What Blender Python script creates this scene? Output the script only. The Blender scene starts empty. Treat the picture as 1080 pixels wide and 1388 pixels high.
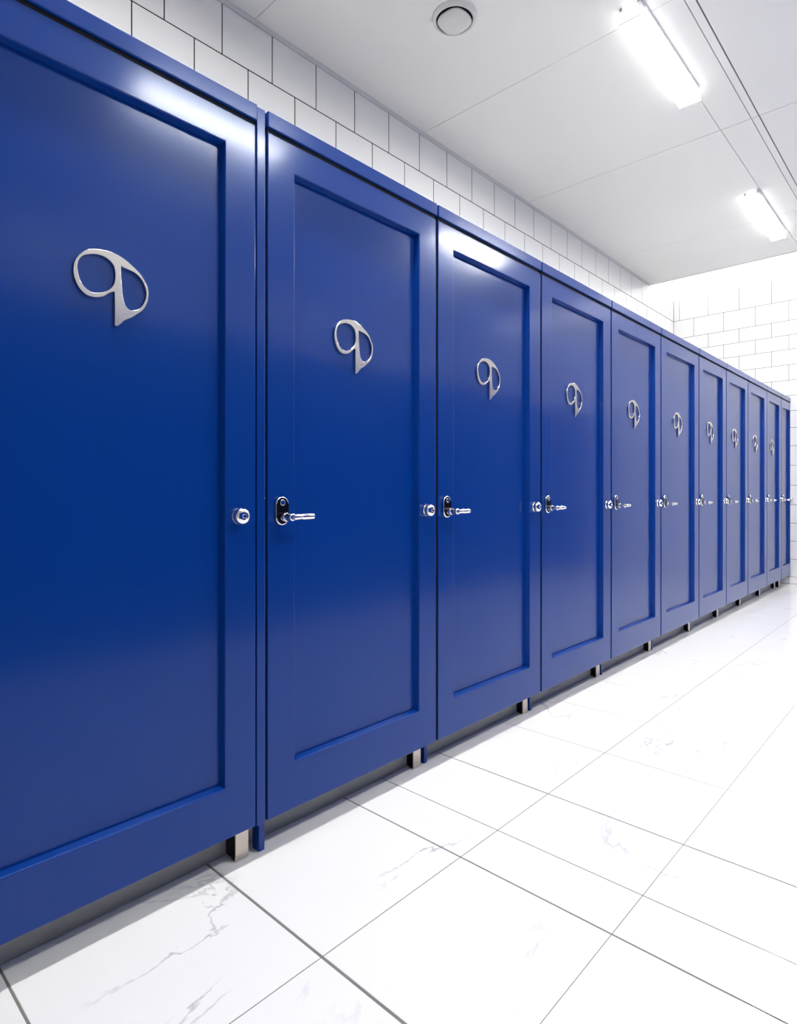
import bpy, bmesh, math, random
from mathutils import Vector, Matrix
random.seed(7)
SC = bpy.context.scene
COL = SC.collection

# ---------------------------------------------------------------- materials
def new_mat(name):
    m = bpy.data.materials.new(name); m.use_nodes = True
    nt = m.node_tree
    return m, nt, nt.nodes['Principled BSDF']

def simple(name, col, rough=.5, metal=0., spec=.5, coat=0., coat_rough=.05, emit=None, estr=0., noise=0., nscale=30.):
    m, nt, b = new_mat(name)
    b.inputs['Base Color'].default_value = (*col, 1)
    b.inputs['Roughness'].default_value = rough
    b.inputs['Metallic'].default_value = metal
    b.inputs['Specular IOR Level'].default_value = spec
    b.inputs['Coat Weight'].default_value = coat
    b.inputs['Coat Roughness'].default_value = coat_rough
    if emit:
        b.inputs['Emission Color'].default_value = (*emit, 1)
        b.inputs['Emission Strength'].default_value = estr
    if noise:
        tc = nt.nodes.new('ShaderNodeTexCoord')
        n = nt.nodes.new('ShaderNodeTexNoise'); n.inputs['Scale'].default_value = nscale; n.inputs['Detail'].default_value = 3
        bp = nt.nodes.new('ShaderNodeBump'); bp.inputs['Strength'].default_value = noise; bp.inputs['Distance'].default_value = .002
        nt.links.new(tc.outputs['Object'], n.inputs['Vector'])
        nt.links.new(n.outputs['Fac'], bp.inputs['Height'])
        nt.links.new(bp.outputs['Normal'], b.inputs['Normal'])
    return m

BLUE = (.0004, .037, .245)
def lacquer():
    m, nt, b = new_mat('blue_lacquer')
    N, L = nt.nodes, nt.links
    b2 = N.new('ShaderNodeBsdfPrincipled')
    tc = N.new('ShaderNodeTexCoord'); n = N.new('ShaderNodeTexNoise'); n.inputs['Scale'].default_value = 5
    bp = N.new('ShaderNodeBump'); bp.inputs['Strength'].default_value = .02; bp.inputs['Distance'].default_value = .002
    L.new(tc.outputs['Object'], n.inputs['Vector']); L.new(n.outputs['Fac'], bp.inputs['Height'])
    for q, ro in ((b, .16), (b2, .42)):
        q.inputs['Coat Weight'].default_value = .5; q.inputs['Coat Roughness'].default_value = .13 if q is b else .3
        q.inputs['Base Color'].default_value = (*BLUE, 1)
        q.inputs['Roughness'].default_value = ro
        q.inputs['Specular IOR Level'].default_value = .2
        q.inputs['Specular Tint'].default_value = (.42, .66, 1, 1)
        L.new(bp.outputs['Normal'], q.inputs['Normal'])
    mx = N.new('ShaderNodeMixShader'); mx.inputs[0].default_value = .35
    L.new(b.outputs[0], mx.inputs[1]); L.new(b2.outputs[0], mx.inputs[2])
    L.new(mx.outputs[0], N['Material Output'].inputs['Surface'])
    return m
M_blue = lacquer()
M_dark = simple('black_gap_shade', (.004, .004, .008), rough=.7, spec=.2)  # painted shade for the gaps between doors, rails and posts
M_chrome = simple('polished_chrome', (.86, .85, .83), rough=.09, metal=1)
M_satin = simple('satin_nickel', (.60, .58, .56), rough=.24, metal=1, noise=.05, nscale=120)
M_black = simple('black_gloss_painted_dark', (.004, .004, .005), rough=.22, spec=.2)  # painted dark reflection on plates and shade on foot cheeks; also knob slots
M_brush = simple('brushed_steel', (.62, .55, .48), rough=.38, metal=.85, noise=.08, nscale=200)
M_ceil = simple('ceiling_panel_white', (.91, .90, .87), rough=.75, spec=.15)
M_gap = simple('ceiling_joint_grey', (.13, .13, .14), rough=.8)
M_grout_dark = simple('grout_dark', (.02, .02, .022), rough=.9)
M_grout_pale = simple('grout_pale', (.20, .19, .175), rough=.9)
M_grout_mid = simple('grout_grey', (.11, .11, .115), rough=.9)
M_tile = simple('wall_tile_white', (.89, .885, .87), rough=.16, noise=.02, nscale=4)
M_trim = simple('trim_grey', (.72, .72, .73), rough=.5)
M_plastic = simple('white_plastic', (.72, .72, .70), rough=.4)
M_slot = simple('vent_slot_dark', (.03, .03, .03), rough=.8)
M_hous = simple('lamp_housing', (.62, .63, .66), rough=.4)
M_side = simple('lamp_side_lens', (.9, .9, .9), rough=.4, emit=(1, .985, .97), estr=1.7)
M_diff = simple('lamp_diffuser', (.9, .9, .9), rough=.4, emit=(1, .985, .97), estr=140.)
M_diff_far = simple('lamp_diffuser_aisle', (.9, .9, .9), rough=.4, emit=(1, .985, .97), estr=122.)
M_lumi = simple('luminous_panel', (.9, .9, .9), rough=.4, emit=(1, .99, .98), estr=1.45)
M_plinth = simple('plinth_grey', (.30, .30, .28), rough=.35)
M_white = simple('white_paint', (.88, .88, .86), rough=.6)

def marble():
    m, nt, b = new_mat('marble_tile')
    N, L = nt.nodes, nt.links
    tc = N.new('ShaderNodeTexCoord')
    def vein(scale, dist, lo, seed):
        mp = N.new('ShaderNodeMapping'); mp.inputs['Location'].default_value = seed
        mp.inputs['Rotation'].default_value = (0, 0, .5)
        mp.inputs['Scale'].default_value = (1.0, 1.7, 1)
        L.new(tc.outputs['Object'], mp.inputs['Vector'])
        n = N.new('ShaderNodeTexNoise'); n.inputs['Scale'].default_value = scale
        n.inputs['Detail'].default_value = 7; n.inputs['Distortion'].default_value = dist; n.inputs['Roughness'].default_value = .55
        L.new(mp.outputs['Vector'], n.inputs['Vector'])
        s = N.new('ShaderNodeMath'); s.operation = 'SUBTRACT'; s.inputs[1].default_value = .5
        a = N.new('ShaderNodeMath'); a.operation = 'ABSOLUTE'
        L.new(n.outputs['Fac'], s.inputs[0]); L.new(s.outputs[0], a.inputs[0])
        r = N.new('ShaderNodeMapRange'); r.inputs['From Min'].default_value = 0; r.inputs['From Max'].default_value = lo
        r.inputs['To Min'].default_value = 1; r.inputs['To Max'].default_value = 0
        L.new(a.outputs[0], r.inputs['Value'])
        return r
    v1 = vein(1.5, .8, .010, (3.1, 1.2, 0)); 
    mask = N.new('ShaderNodeTexNoise'); mask.inputs['Scale'].default_value = 2.2
    L.new(tc.outputs['Object'], mask.inputs['Vector'])
    mr = N.new('ShaderNodeMapRange'); mr.inputs['From Min'].default_value = .52; mr.inputs['From Max'].default_value = .66
    L.new(mask.outputs['Fac'], mr.inputs['Value'])
    mul = N.new('ShaderNodeMath'); mul.operation = 'MULTIPLY'
    L.new(v1.outputs[0], mul.inputs[0]); L.new(mr.outputs[0], mul.inputs[1])
    mix = N.new('ShaderNodeMixRGB'); mix.inputs[1].default_value = (.87, .865, .85, 1); mix.inputs[2].default_value = (.50, .50, .52, 1)
    L.new(mul.outputs[0], mix.inputs[0]); L.new(mix.outputs[0], b.inputs['Base Color'])
    b.inputs['Roughness'].default_value = .12
    return m
M_marble = marble()

# ---------------------------------------------------------------- mesh helpers
def box(bm, x0, x1, y0, y1, z0, z1, bev=0., mi=0, seg=2):
    vs = [bm.verts.new(p) for p in ((x0,y0,z0),(x1,y0,z0),(x1,y1,z0),(x0,y1,z0),(x0,y0,z1),(x1,y0,z1),(x1,y1,z1),(x0,y1,z1))]
    fs = [bm.faces.new([vs[i] for i in q]) for q in ((0,3,2,1),(4,5,6,7),(0,1,5,4),(1,2,6,5),(2,3,7,6),(3,0,4,7))]
    for f in fs: f.material_index = mi
    if bev:
        es = list({e for f in fs for e in f.edges})
        r = bmesh.ops.bevel(bm, geom=es, offset=bev, segments=seg, affect='EDGES', profile=.5)
        for f in r['faces']: f.material_index = mi
    return fs

def cyl(bm, p0, p1, r0, r1=None, n=32, mi=0, bev=0.):
    r1 = r0 if r1 is None else r1
    p0, p1 = Vector(p0), Vector(p1); d = (p1-p0)
    q = d.to_track_quat('Z', 'Y').to_matrix()
    a = [bm.verts.new(p0 + q @ Vector((r0*math.cos(t), r0*math.sin(t), 0))) for t in (2*math.pi*i/n for i in range(n))]
    b = [bm.verts.new(p1 + q @ Vector((r1*math.cos(t), r1*math.sin(t), 0))) for t in (2*math.pi*i/n for i in range(n))]
    fs = [bm.faces.new((a[i], a[(i+1)%n], b[(i+1)%n], b[i])) for i in range(n)]
    f0 = bm.faces.new(a[::-1]); f1 = bm.faces.new(b)
    for f in fs: f.smooth = True
    for f in fs+[f0,f1]: f.material_index = mi
    if bev:
        es = list(f0.edges)+list(f1.edges)
        r = bmesh.ops.bevel(bm, geom=es, offset=bev, segments=3, affect='EDGES', profile=.5)
        for f in r['faces']: f.material_index = mi; f.smooth = True

def lathe(bm, prof, n=48, mi=0, M=Matrix()):
    rings = []
    for r, z in prof:
        rings.append([bm.verts.new(M @ Vector((r*math.cos(2*math.pi*i/n), r*math.sin(2*math.pi*i/n), z))) for i in range(n)])
    for a, b in zip(rings, rings[1:]):
        for i in range(n):
            f = bm.faces.new((a[i], a[(i+1)%n], b[(i+1)%n], b[i])); f.smooth = True; f.material_index = mi
    f = bm.faces.new(rings[0][::-1]); f.material_index = mi
    f = bm.faces.new(rings[-1]); f.material_index = mi

def mesh(name, bm, mats):
    bmesh.ops.recalc_face_normals(bm, faces=bm.faces)
    me = bpy.data.meshes.new(name); bm.to_mesh(me); bm.free()
    for m in (mats if isinstance(mats, (list, tuple)) else [mats]): me.materials.append(m)
    return me

def obj(name, me, parent=None, loc=None):
    o = bpy.data.objects.new(name, me); COL.objects.link(o)
    if parent: o.parent = parent
    if loc: o.location = loc
    return o

def thing(name, label, cat, loc=(0,0,0), group=None):
    o = bpy.data.objects.new(name, None); COL.objects.link(o); o.location = loc; o.empty_display_size = .1
    o['label'] = label; o['category'] = cat
    if group: o['group'] = group
    return o

def struct(name, me, loc=None):
    o = obj(name, me, None, loc); o['kind'] = 'structure'; return o

# ---------------------------------------------------------------- measures (metres)
FZ = -.0175    # floor
ZC = 3.3668      # ceiling
YB = 1.2395      # tiled wall behind the cubicles
XE = 7.85        # end wall
XL = -4.0        # start of the room
YR = -3.45       # opposite wall
ZB, ZT = .0774, 1.974   # door bottom / top
ZRAIL, ZCAP = 1.986, 2.0295

# ---------------------------------------------------------------- floor
def tiles(bm, xs, ys, gx, gy, fn, bev=.0012):
    """rows of slabs between cut lines; gx, gy = joint widths at each cut"""
    for i in range(len(xs)-1):
        for j in range(len(ys)-1):
            a0 = xs[i]+gx[i]/2; a1 = xs[i+1]-gx[i+1]/2
            b0 = ys[j]+gy[j]/2; b1 = ys[j+1]-gy[j+1]/2
            fn(bm, a0, a1, b0, b1)

FX = [XL, -2.96, -2.54, -2.12, -1.7, -1.28, -.86, -.44, -.02, .352, .8247, 1.3056, 1.4828, 1.7753, 2.2017, 2.6128, 3.0318]
FG = [.004, .003, .003, .003, .003, .003, .003, .003, .003, .0035, .0065, .0036, .0024, .0038, .0026, .0022, .0022]
x = 3.0318
while x + .42 < XE - .25:
    x += .42; FX.append(x); FG.append(.0016)
FX.append(XE); FG.append(.004)
FY = [YR, -2.93, -2.51, -2.09, -1.67, -1.25, -.829, -.4103, .43, .85, YB]
FG = [g*1.4 if g < .006 else g for g in FG]
FYG = [.004]*len(FY); FYG[6] = .0015; FYG[7] = .0024
bm = bmesh.new()
FX = [XL]+[v*1.018 for v in FX[1:-1]]+[XE]
FY = [YR]+[-1.4+(v+1.4)*1.018 for v in FY[1:-1]]+[YB]
def fl(bm, a0, a1, b0, b1): box(bm, a0, a1, b0, b1, FZ-.010, FZ, bev=.0008, mi=0, seg=1)
tiles(bm, FX, FY, FG, FYG, fl)
box(bm, XL, XE, YR, YB, FZ-.03, FZ-.0012, mi=1)
floor = struct('floor', mesh('floor', bm, [M_marble, M_grout_pale]))

# ---------------------------------------------------------------- ceiling
CX = [XL, -.9, .4, 1.74, 3.0488, 4.357, 6.018, 7.04]
CY = [YR, -2.05, -.4535, -.4106, -.232, YB-.03]
bm = bmesh.new()
CXG = [.003]*len(CX); CXG[4] = .003; CXG[5] = .005; CXG[6] = .005
CYG = [.003, .003, .007, .004, .003, .002]
def cl(bm, a0, a1, b0, b1): box(bm, a0, a1, b0, b1, ZC, ZC+.012, bev=.001, mi=0, seg=1)
tiles(bm, CX, CY, CXG, CYG, cl)
box(bm, XL, XE+.1, YR, YB+.1, ZC+.006, ZC+.10, mi=1)
struct('ceiling', mesh('ceiling', bm, [M_ceil, M_gap]))
# slim angle profile where the ceiling meets the tiled wall
bm = bmesh.new()
box(bm, XL, 7.04, YB-.030, YB-.001, ZC-.004, ZC+.004, bev=.001)
struct('trim_1', mesh('trim', bm, M_trim))

# luminous ceiling panel along the end wall
lp = thing('light_panel', 'flush white luminous ceiling panel running along the tiled end wall', 'ceiling light', (7.44, -1.1, ZC))
bm = bmesh.new(); box(bm, -.385, .41-.002, YR+1.1, YB+1.1-.002, .0, .006)
obj('diffuser', mesh('panel_diffuser', bm, M_lumi), lp)
bm = bmesh.new(); box(bm, -.395, -.385, YR+1.1, YB+1.1-.002, -.002, .006)
obj('edge_trim', mesh('panel_edge', bm, M_hous), lp)

# ---------------------------------------------------------------- tiled walls
ROWS = [ZC, 3.117, 2.895, 2.735, 2.575, 2.405, 2.234, 2.063, 1.893, 1.706, 1.505, 1.29, 1.07, .855, .652, .454, .254, .06, FZ]
def tiled_wall(name, L0, L1, width, phase, place, gap=.0038, grout=M_grout_dark, widths=None):
    """place(a0,a1,z0,z1,d0,d1) -> box limits; d is the depth behind the wall face"""
    bm = bmesh.new()
    for k in range(len(ROWS)-1):
        z1, z0 = ROWS[k]-gap/2, ROWS[k+1]+gap/2
        off = phase + (width/2 if k % 2 else 0)
        n0 = math.floor((L0-off)/width)
        cuts = [L0] + [off+width*i for i in range(n0, n0+80) if L0+.02 < off+width*i < L1-.02] + [L1]
        for a, b in zip(cuts, cuts[1:]):
            box(bm, *place(a+gap/2, b-gap/2, z0, z1, 0., .010), bev=.001, mi=0, seg=1)
    box(bm, *place(L0, L1, FZ, ZC, .0015, .09), mi=1)
    return struct(name, mesh(name, bm, [M_tile, grout]))
tiled_wall('wall_back', XL, XE, .2925, 1.28, lambda a, b, z0, z1, d0, d1: (a, b, YB+d0, YB+d1, z0, z1), gap=.0060)
tiled_wall('wall_end', YR, YB-.0005, .330, .180, lambda a, b, z0, z1, d0, d1: (XE+d0, XE+d1, a, b, z0, z1), gap=.0046, grout=M_grout_mid)
tiled_wall('wall_right', XL, XE, .2925, .1, lambda a, b, z0, z1, d0, d1: (a, b, YR-d1, YR-d0, z0, z1))
tiled_wall('wall_left', YR, YB, .2925, .1, lambda a, b, z0, z1, d0, d1: (XL-d1, XL-d0, a, b, z0, z1))

# the facing cubicle front across the aisle, and the stub left of the row, both blue panelling
bm = bmesh.new()
YO = -2.21
box(bm, .2, XE-.001, YO-.05, YO-.02, .08, 2.03)
for i in range(11):
    a = .22 + .69*i
    for (p, q, r, s) in ((a, a+.09, .08, 1.97), (a+.58, a+.67, .08, 1.97), (a+.09, a+.58, .08, .21), (a+.09, a+.58, 1.89, 1.97)):
        box(bm, p, q, YO-.02, YO, r, s)
    box(bm, a-.01, a+.01, YO-.05, YO-.02, FZ, .08)
box(bm, .2, XE-.001, YO-.05, YO+.003, 1.986, 2.03)
struct('wall_front', mesh('wall_front', bm, M_blue))
bm = bmesh.new()
box(bm, XL, .205, .0, .04, FZ, 2.03)
struct('wall_side', mesh('wall_side', bm, M_blue))

# recessed grey plinth under the doors
bm = bmesh.new()
box(bm, .21, 7.39, .083, .095, FZ, .125, bev=.002)
struct('baseboard_front', mesh('plinth', bm, M_plinth))
# ---------------------------------------------------------------- cubicles
def catmull(pts, corners, n=5):
    out = []; N = len(pts)
    for i in range(N):
        p0, p1, p2, p3 = pts[i-1], pts[i], pts[(i+1) % N], pts[(i+2) % N]
        if i in corners: p0 = p1
        if (i+1) % N in corners: p3 = p2
        for k in range(n):
            t = k/n
            f = lambda a, b, c, d: .5*((2*b)+(-a+c)*t+(2*a-5*b+4*c-d)*t*t+(-a+3*b-3*c+d)*t**3)
            out.append((f(p0[0], p1[0], p2[0], p3[0]), f(p0[1], p1[1], p2[1], p3[1])))
    return out
E_OUT = [(-0.045, 0.0756), (-0.0293, 0.0791), (-0.0089, 0.081), (0.012, 0.0779), (0.0303, 0.0708), (0.0458, 0.0612), (0.0615, 0.0498), (0.0727, 0.0353), (0.0798, 0.0212), (0.0827, 0.0092), (0.0808, -0.0104), (0.0759, -0.0243), (0.0679, -0.0372), (0.0583, -0.0457), (0.0426, -0.0585), (0.0272, -0.068), (0.0165, -0.0795), (0.009, -0.0851), (0.0042, -0.0842), (0.0042, -0.0407), (0.0042, -0.0086), (0.0, -0.0087), (-0.0089, -0.0148), (-0.0206, -0.0243), (-0.0322, -0.0289), (-0.0436, -0.0308), (-0.0549, -0.0299), (-0.0646, -0.0246), (-0.0729, -0.0158), (-0.0784, -0.0055), (-0.0825, 0.0066), (-0.0836, 0.0223), (-0.0811, 0.0376), (-0.0743, 0.0513), (-0.0646, 0.063), (-0.0549, 0.0709)]
E_H1 = [(-0.0436, 0.0641), (-0.0293, 0.0665), (-0.0148, 0.0641), (-0.003, 0.0568), (0.003, 0.0478), (0.0054, 0.0331), (0.0045, 0.0175), (0.0, 0.0042), (-0.0089, -0.0066), (-0.0206, -0.0147), (-0.0322, -0.019), (-0.0464, -0.0201), (-0.0577, -0.0149), (-0.066, -0.0067), (-0.0715, 0.0051), (-0.0751, 0.0203), (-0.0748, 0.0335), (-0.0702, 0.0466), (-0.0605, 0.0568)]
E_H2 = [(0.0186, 0.0536), (0.0303, 0.0516), (0.0458, 0.0487), (0.0583, 0.0426), (0.0679, 0.0325), (0.0743, 0.0198), (0.0769, 0.0078), (0.0759, -0.0052), (0.0711, -0.019), (0.0631, -0.031), (0.052, -0.0392), (0.0411, -0.0423), (0.0333, -0.0387), (0.0272, -0.0308), (0.0226, -0.0149), (0.0205, 0.0094), (0.0189, 0.0306)]

def emblem_mesh():
    cu = bpy.data.curves.new('emblem_outline', 'CURVE'); cu.dimensions = '2D'; cu.fill_mode = 'BOTH'
    for pts, cor in ((E_OUT, {17, 18, 20}), (E_H1, set()), (E_H2, {0})):
        pp = catmull(pts, cor)
        s = cu.splines.new('POLY'); s.points.add(len(pp)-1); s.use_cyclic_u = True
        for q, (a, b) in zip(s.points, pp): q.co = (a, b, 0, 1)
    cu.extrude = .0025; cu.bevel_depth = .0012; cu.bevel_resolution = 2; cu.offset = -.0012
    t = bpy.data.objects.new('emblem_tmp', cu); COL.objects.link(t)
    dg = bpy.context.evaluated_depsgraph_get()
    me = bpy.data.meshes.new_from_object(t.evaluated_get(dg))
    bpy.data.objects.remove(t); bpy.data.curves.remove(cu)
    me.transform(Matrix.Rotation(math.pi/2, 4, 'X'))      # stands upright, facing -y
    me.materials.clear(); me.materials.append(M_satin)
    me.name = 'emblem'
    return me
ME_emblem = emblem_mesh()

def stadium(bm, cx, cz, hw, hh, y0, y1, mi_side, mi_face, bev, n=16):
    pts = []
    for s, c in ((1, cz+hh-hw), (-1, cz-hh+hw)):
        for i in range(n+1):
            t = math.pi*i/n
            pts.append((cx+s*hw*math.cos(t), c+s*hw*math.sin(t)))
    a = [bm.verts.new((p, y0, q)) for p, q in pts]; b = [bm.verts.new((p, y1, q)) for p, q in pts]
    f1 = bm.faces.new(b[::-1]); f0 = bm.faces.new(a)
    sd = [bm.faces.new((a[i], b[i], b[(i+1) % len(a)], a[(i+1) % len(a)])) for i in range(len(a))]
    for f in sd: f.smooth = True; f.material_index = mi_side
    f0.material_index = mi_side; f1.material_index = mi_side
    if bev:
        r = bmesh.ops.bevel(bm, geom=list(f0.edges), offset=bev, segments=3, affect='EDGES', profile=.6)
        for f in r['faces']: f.smooth = True; f.material_index = mi_side
        big = max((f for f in bm.faces if f.is_valid and len(f.verts) > 12 and f.calc_center_median().y < (y0+y1)/2), key=lambda f: f.calc_area())
        big.material_index = mi_face

# lever set, origin on the door face at the lever axis height
bm = bmesh.new()
stadium(bm, 0, .017, .0215, .040, -.011, 0, 0, 1, .0035)  # face painted black for the dark reflection in polished chrome
lathe(bm, [(.0085, 0), (.0085, .0012), (.007, .0016), (.0001, .0016)], n=24, mi=0, M=Matrix.Translation((0, -.011, .040)) @ Matrix.Rotation(math.pi/2, 4, 'X'))
ME_plate = mesh('backplate', bm, [M_chrome, M_black])
bm = bmesh.new()
cyl(bm, (0, -.011, 0), (0, -.030, 0), .0125, mi=0, bev=.001)
cyl(bm, (0, -.030, 0), (0, -.060, 0), .0105, .0105, mi=0, bev=.004)
cyl(bm, (-.004, -.051, 0), (.036, -.051, .001), .0098, .0085, mi=0, bev=.003)
cyl(bm, (.034, -.051, .001), (.076, -.051, .001), .0092, .0092, mi=0, bev=.002)
ME_lever = mesh('lever_handle', bm, [M_chrome])
bm = bmesh.new()
R90 = Matrix.Rotation(math.pi/2, 4, 'X')
lathe(bm, [(.0225, 0), (.0225, .005), (.0205, .007), (.0205, .009), (.0215, .012), (.0215, .018), (.0205, .023), (.0175, .026), (.010, .0285), (.0001, .029)], n=40, mi=0, M=R90)
box(bm, -.0022, .0022, -.0305, -.026, -.010, .010, bev=.0006, mi=1)
cyl(bm, (.0, -.0285, 0), (0, -.0315, 0), .006, mi=0, bev=.001)
ME_knob = mesh('door_knob', bm, [M_chrome, M_black])

def door_mesh(w, zb, zt, sl, sr, rb, rt, dep=.021, th=.042):
    """stiles and rails in one ring with a moulded recess; x 0..w, front face at y 0"""
    bm = bmesh.new()
    def loop(x0, x1, z0, z1, y): return [bm.verts.new(p) for p in ((x0, y, z0), (x1, y, z0), (x1, y, z1), (x0, y, z1))]
    of = loop(0, w, zb, zt, 0); inf = loop(sl, w-sr, zb+rb, zt-rt, 0)
    inb = loop(sl+.004, w-sr-.004, zb+rb+.004, zt-rt-.004, dep)
    ob = loop(0, w, zb, zt, th); inb2 = loop(sl+.004, w-sr-.004, zb+rb+.004, zt-rt-.004, th)
    for a, b in ((of, inf), (inf, inb), (inb, inb2), (inb2, ob), (ob, of)):
        for i in range(4): bm.faces.new((a[i], a[(i+1) % 4], b[(i+1) % 4], b[i]))
    bmesh.ops.recalc_face_normals(bm, faces=bm.faces)
    es = [e for e in bm.edges if (e.verts[0].co.y == 0 and e.verts[1].co.y == 0) and
          ((e.verts[0] in of and e.verts[1] in of) or (e.verts[0] in inf and e.verts[1] in inf))]
    bmesh.ops.bevel(bm, geom=es, offset=.0028, segments=3, affect='EDGES', profile=.5)
    return mesh('door', bm, M_blue)

def foot_mesh():
    """folded steel foot: tall front plate and a side cheek with a rounded heel"""
    bm = bmesh.new()
    box(bm, -.020, .020, 0, .004, 0.002, ZB-FZ-.0005, bev=.0008)              # front plate
    prof = [(.004, ZB-FZ-.0005), (.004, .002)] + [(.030+.026*math.sin(t), .028-.026*math.cos(t)) for t in [i*math.pi/2/8 for i in range(9)]] + [(.056, ZB-FZ-.0005)]
    for x0, x1 in ((-.020, -.017), (.017, .020)):
        a = [bm.verts.new((x0, y, z)) for y, z in prof]; b = [bm.verts.new((x1, y, z)) for y, z in prof]
        bm.faces.new(a); bm.faces.new(b[::-1])
        for i in range(len(a)): bm.faces.new((a[i], b[i], b[(i+1) % len(a)], a[(i+1) % len(a)]))
    for f in bm.faces:
        if f.calc_center_median().y > .0045 or abs(f.normal.x) > .9 and f.calc_center_median().y > .004: f.material_index = 1  # steel cheeks painted black to stand for their shadow
    cyl(bm, (0, .03, 0), (0, .03, ZB-FZ-.0005), .010, n=20)                   # levelling screw
    cyl(bm, (0, .03, 0), (0, .03, .006), .022, n=24)
    return mesh('foot', bm, [M_brush, M_black])
ME_foot = foot_mesh()

def joint_post(w=.026):
    bm = bmesh.new()
    box(bm, -.012, .005, .052, .080, FZ, ZCAP-.004, bev=.002)
    return mesh('post', bm, M_blue)
ME_post = joint_post()

def partition():
    bm = bmesh.new()
    box(bm, -.014, .002, .100, YB-.004, .14, 1.98, bev=.001)
    return mesh('side_panel', bm, M_white)
ME_part = partition()

B = [.213, .9565, 1.707, 2.4485, 3.195, 3.936, 4.688, 5.378, 6.053, 6.756, 7.392, 7.846]
LABELS = [
 'blue panelled cubicle cut off by the left photo edge, beside the flush blue pilaster',
 'blue panelled cubicle just right of the flush blue pilaster, with the second largest emblem',
 'blue cubicle third from the left edge, white glare on its upper door frame',
 'blue cubicle fourth from the left edge, right beside the cubicle with the white glare',
 'blue cubicle fifth from the left edge of the row, second right of the white glare',
 'blue cubicle sixth from the left photo edge, near the middle of the row',
 'blue cubicle fifth from the white tiled end wall, seventh from the left edge',
 'narrow looking blue cubicle fourth from the white tiled end wall',
 'narrow looking blue cubicle third from the white tiled end wall',
 'narrow looking blue cubicle next to last, last one with a metal emblem',
 'last blue cubicle against the white tiled end wall, without any emblem',
]
ZH = .912
for i in range(11):
    x0, x1 = B[i], B[i+1]
    g0 = .0175 if i == 1 else .0065
    g1 = .0215 if i == 0 else .0065
    if i == 10: g1 = .004
    if i == 0: g0 = .0
    cub = thing('toilet_cubicle', LABELS[i], 'cubicle', (x0, 0, 0), 'blue cubicles in the long row')
    W = x1-x0
    a, b = g0, W-g1                                   # door edges in local x
    w = b-a
    sl = sr = .092
    if i == 10: sl, sr = .07, .012
    rb, rt = .134, .083
    d = obj('door', door_mesh(w, ZB, ZT, sl, sr, rb, rt), cub, (a, 0, 0))
    bm = bmesh.new()
    box(bm, sl+.0045, w-sr-.0045, .0211, .038, ZB+rb+.0045, ZT-rt-.0045)
    obj('door_panel', mesh('door_panel', bm, M_blue), d)
    if i < 10:
        e = obj('emblem', ME_emblem, d, (x0*0 + (W/2-.020) - a, -.0037+.021-.0, 1.445)); e['label'] = 'flat satin metal emblem of a ring joined to a leaf shape'
        e.location.y = .0211-.0037
    if i > 0:
        hb = obj('backplate', ME_plate, d, (.042, 0, ZH)); hb['label'] = 'oblong chrome plate, face painted black as a dark reflection'
        lv = obj('lever_handle', ME_lever, d, (.042, 0, ZH)); lv['label'] = 'chrome lever handle'
    else:
        pass
    kx = w-.053 if i < 10 else w-.016
    kn = obj('door_knob', ME_knob, d, (kx, 0, ZH+.006)); kn['label'] = 'round chrome knob'
    # head rail above the door
    bm = bmesh.new()
    r0, r1 = (g0-.001 if i else 0), W-(g1-.004 if i < 10 else .002)
    box(bm, r0, r1, -.004, .050, ZRAIL, ZCAP, bev=.003, seg=3)
    obj('head_rail', mesh('head_rail', bm, M_blue), cub)
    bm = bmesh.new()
    box(bm, g0, W-g1, .004, .060, ZT+.001, ZRAIL-.0005)          # black strips added as painted shade in the gaps round the door
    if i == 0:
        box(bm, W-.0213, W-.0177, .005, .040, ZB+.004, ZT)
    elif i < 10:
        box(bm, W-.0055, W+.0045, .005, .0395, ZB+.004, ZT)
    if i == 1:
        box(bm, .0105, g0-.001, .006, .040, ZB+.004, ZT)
    obj('gap_shade_strip', mesh('gap_shade_strip', bm, M_dark), cub)['label'] = 'black strip standing in for shade in the door gap'
    # post at the right hand boundary
    if i == 0:
        bm = bmesh.new()
        box(bm, W-.0175, W+.0095, .0, .058, ZB-.003, ZCAP-.002, bev=.002)
        box(bm, W+.0075, W+.027, .028, .060, FZ, ZB-.004, bev=.002)
        obj('post', mesh('pilaster', bm, [M_blue]), cub)
    elif i < 10:
        obj('post', ME_post, cub, (W, 0, 0))
    if i < 10:
        obj('side_panel', ME_part, cub, (W, 0, 0))
    if i == 10:
        obj('foot', ME_foot, cub, (.06, .03, FZ))
    else:
        f = obj('foot', ME_foot, cub, (W-.042 if i == 0 else W-.053, .034 if i == 0 else .050, FZ)); f['label'] = 'brushed steel foot'

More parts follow.
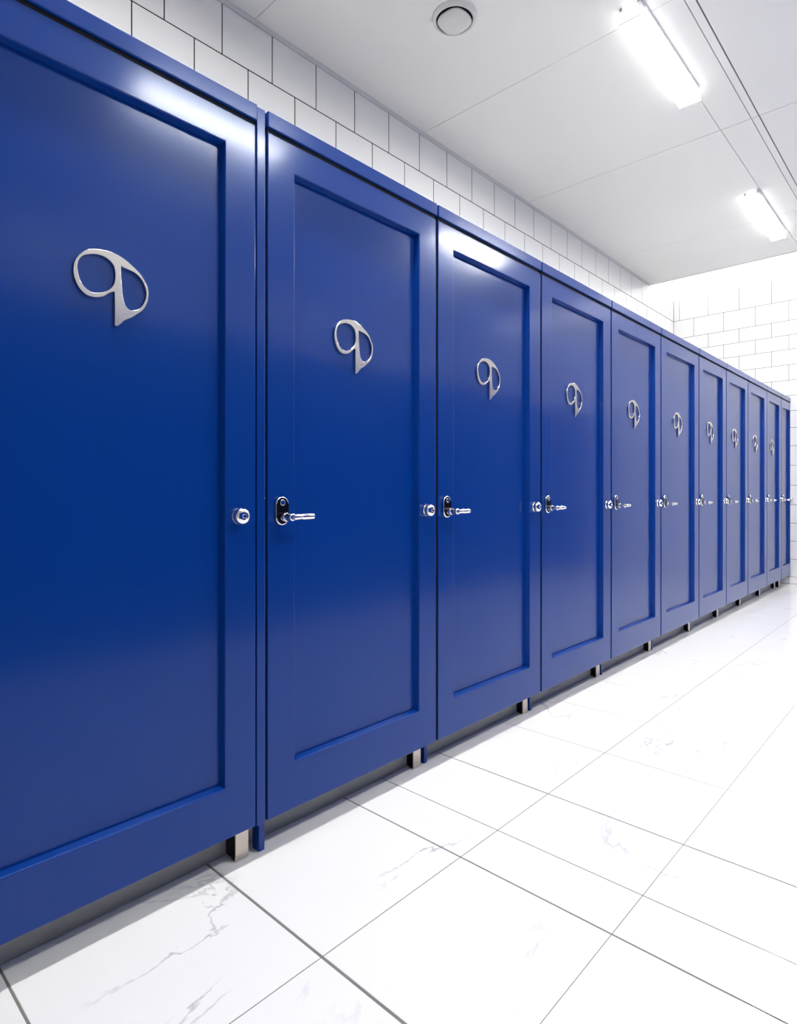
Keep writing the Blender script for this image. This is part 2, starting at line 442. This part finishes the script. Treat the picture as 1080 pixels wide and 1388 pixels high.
# ---------------------------------------------------------------- ceiling lamps
def lamp_parts(root, ln, md=None):
    md = md or M_diff
    h = ln/2
    bm = bmesh.new()
    box(bm, -h+.03, h-.03, -.062, .050, -.012, 0, bev=.002)
    box(bm, -h-.03, -h+.03, -.064, -.046, -.03, 0, bev=.002)
    obj('housing', mesh('lamp_housing', bm, M_hous), root)
    bm = bmesh.new(); box(bm, -h, h, -.058, .058, -.060, -.012, bev=.004)
    for q in ((-h, h, -.058, -.0535), (-h, h, .0535, .058), (-h, -h+.0115, -.0535, .0535), (h-.0115, h, -.0535, .0535)):
        box(bm, *q, -.068, -.060)
    obj('side_lens', mesh('lamp_side_lens', bm, M_side), root)
    bm = bmesh.new()
    prof = [(-.053, -.060), (-.053, -.0655), (.053, -.0655), (.053, -.060)]
    a = [bm.verts.new((-h+.012, y, z)) for y, z in prof]; b = [bm.verts.new((h-.012, y, z)) for y, z in prof]
    for k in range(len(a)-1):
        f = bm.faces.new((a[k], b[k], b[k+1], a[k+1]))
    bm.faces.new((a[-1], b[-1], b[0], a[0])); bm.faces.new(a); bm.faces.new(b[::-1])
    obj('diffuser', mesh('lamp_diffuser', bm, md), root)
    for s in (-1, 1):
        bm = bmesh.new(); x = s*h
        box(bm, min(x, x-s*.010), max(x, x-s*.010), -.056, .056, -.0685, -.067)
        box(bm, min(x, x+s*.02), max(x, x+s*.02), .030, .046, -.022, -.004, bev=.002)
        obj('end_cap', mesh('lamp_end_cap', bm, M_hous), root)
LAMPS = [(3.39, -.205, 'long white tube lamp nearer the round ceiling vent'), (5.92, -.165, 'smaller looking white tube lamp nearer the tiled end wall'),
         (.86, -.205, 'white tube lamp above the first two cubicles'), ]
for x, y, lab in LAMPS:
    r = thing('ceiling_lamp', lab, 'lamp', (x, y, ZC), 'white tube lamps in a line'); lamp_parts(r, .90 if x < 5 else 1.0)
for x, lab in ((2.0, 'white tube lamp over the far side behind the vent'), (4.7, 'white tube lamp over the far side near the middle')):
    r = thing('ceiling_lamp', lab, 'lamp', (x, -2.04, ZC), 'white tube lamps across the aisle'); lamp_parts(r, 1.0, M_diff_far)

# ---------------------------------------------------------------- air vent in the ceiling
vt = thing('ceiling_vent', 'round white air valve on the ceiling with a dark slot around its disc', 'vent', (2.415, .468, ZC))
FLIP = Matrix.Rotation(math.pi, 4, 'X')
def ring(bm, prof, n=48):
    rr = [[bm.verts.new(FLIP @ Vector((r*math.cos(2*math.pi*i/n), r*math.sin(2*math.pi*i/n), z))) for i in range(n)] for r, z in prof]
    for a, b in zip(rr, rr[1:]+rr[:1]):
        for i in range(n):
            f = bm.faces.new((a[i], a[(i+1) % n], b[(i+1) % n], b[i])); f.smooth = True
bm = bmesh.new()
ring(bm, [(.113, 0), (.113, .004), (.108, .010), (.102, .018), (.096, .020), (.092, .017), (.092, 0)])
obj('rim', mesh('vent_rim', bm, M_plastic), vt)
bm = bmesh.new(); lathe(bm, [(.092, 0), (.092, .003), (.0001, .003)], M=FLIP); cyl(bm, (0, 0, -.003), (0, 0, -.02), .012, n=16)
obj('throat', mesh('vent_throat', bm, M_slot), vt)
bm = bmesh.new()
def sq(r, z, n=48, e=2.6):
    o = []
    for k in range(n):
        t = 2*math.pi*k/n; c, s = math.cos(t), math.sin(t)
        q = r/((abs(c)**e+abs(s)**e)**(1/e)); o.append(bm.verts.new((q*c, q*s, z)))
    return o
rr = [sq(.072, -.013), sq(.077, -.017), sq(.079, -.022), sq(.075, -.028), sq(.03, -.031)]
for a, b in zip(rr, rr[1:]):
    for k in range(48):
        f = bm.faces.new((a[k], a[(k+1) % 48], b[(k+1) % 48], b[k])); f.smooth = True
bm.faces.new(rr[0][::-1]); bm.faces.new(rr[-1])
obj('disc', mesh('vent_disc', bm, M_plastic), vt)

# ---------------------------------------------------------------- camera, world, view
cam = bpy.data.cameras.new('camera'); co = bpy.data.objects.new('camera', cam); COL.objects.link(co)
F_PX, CYP, YAW = 821.287, 669.221, .7505
cam.sensor_fit = 'HORIZONTAL'; cam.sensor_width = 36; cam.lens = F_PX/1080*36
cam.shift_y = -(694-CYP)/1080; cam.clip_start = .02
co.location = (0, -1.4, .9769); co.rotation_euler = (math.pi/2, 0, YAW-math.pi/2)
SC.camera = co
w = bpy.data.worlds.new('world'); w.use_nodes = True; SC.world = w
w.node_tree.nodes['Background'].inputs['Color'].default_value = (.9, .93, 1, 1)
w.node_tree.nodes['Background'].inputs['Strength'].default_value = .2
vs = SC.view_settings
SC.display_settings.display_device = 'sRGB'
vs.view_transform = 'Standard'; vs.look = 'None'; vs.gamma = 1; vs.use_curve_mapping = False; vs.exposure = .2
SC.cycles.use_denoising = True
SC.cycles.max_bounces = 10; SC.cycles.diffuse_bounces = 6; SC.cycles.glossy_bounces = 6
SC.cycles.sample_clamp_indirect = 8
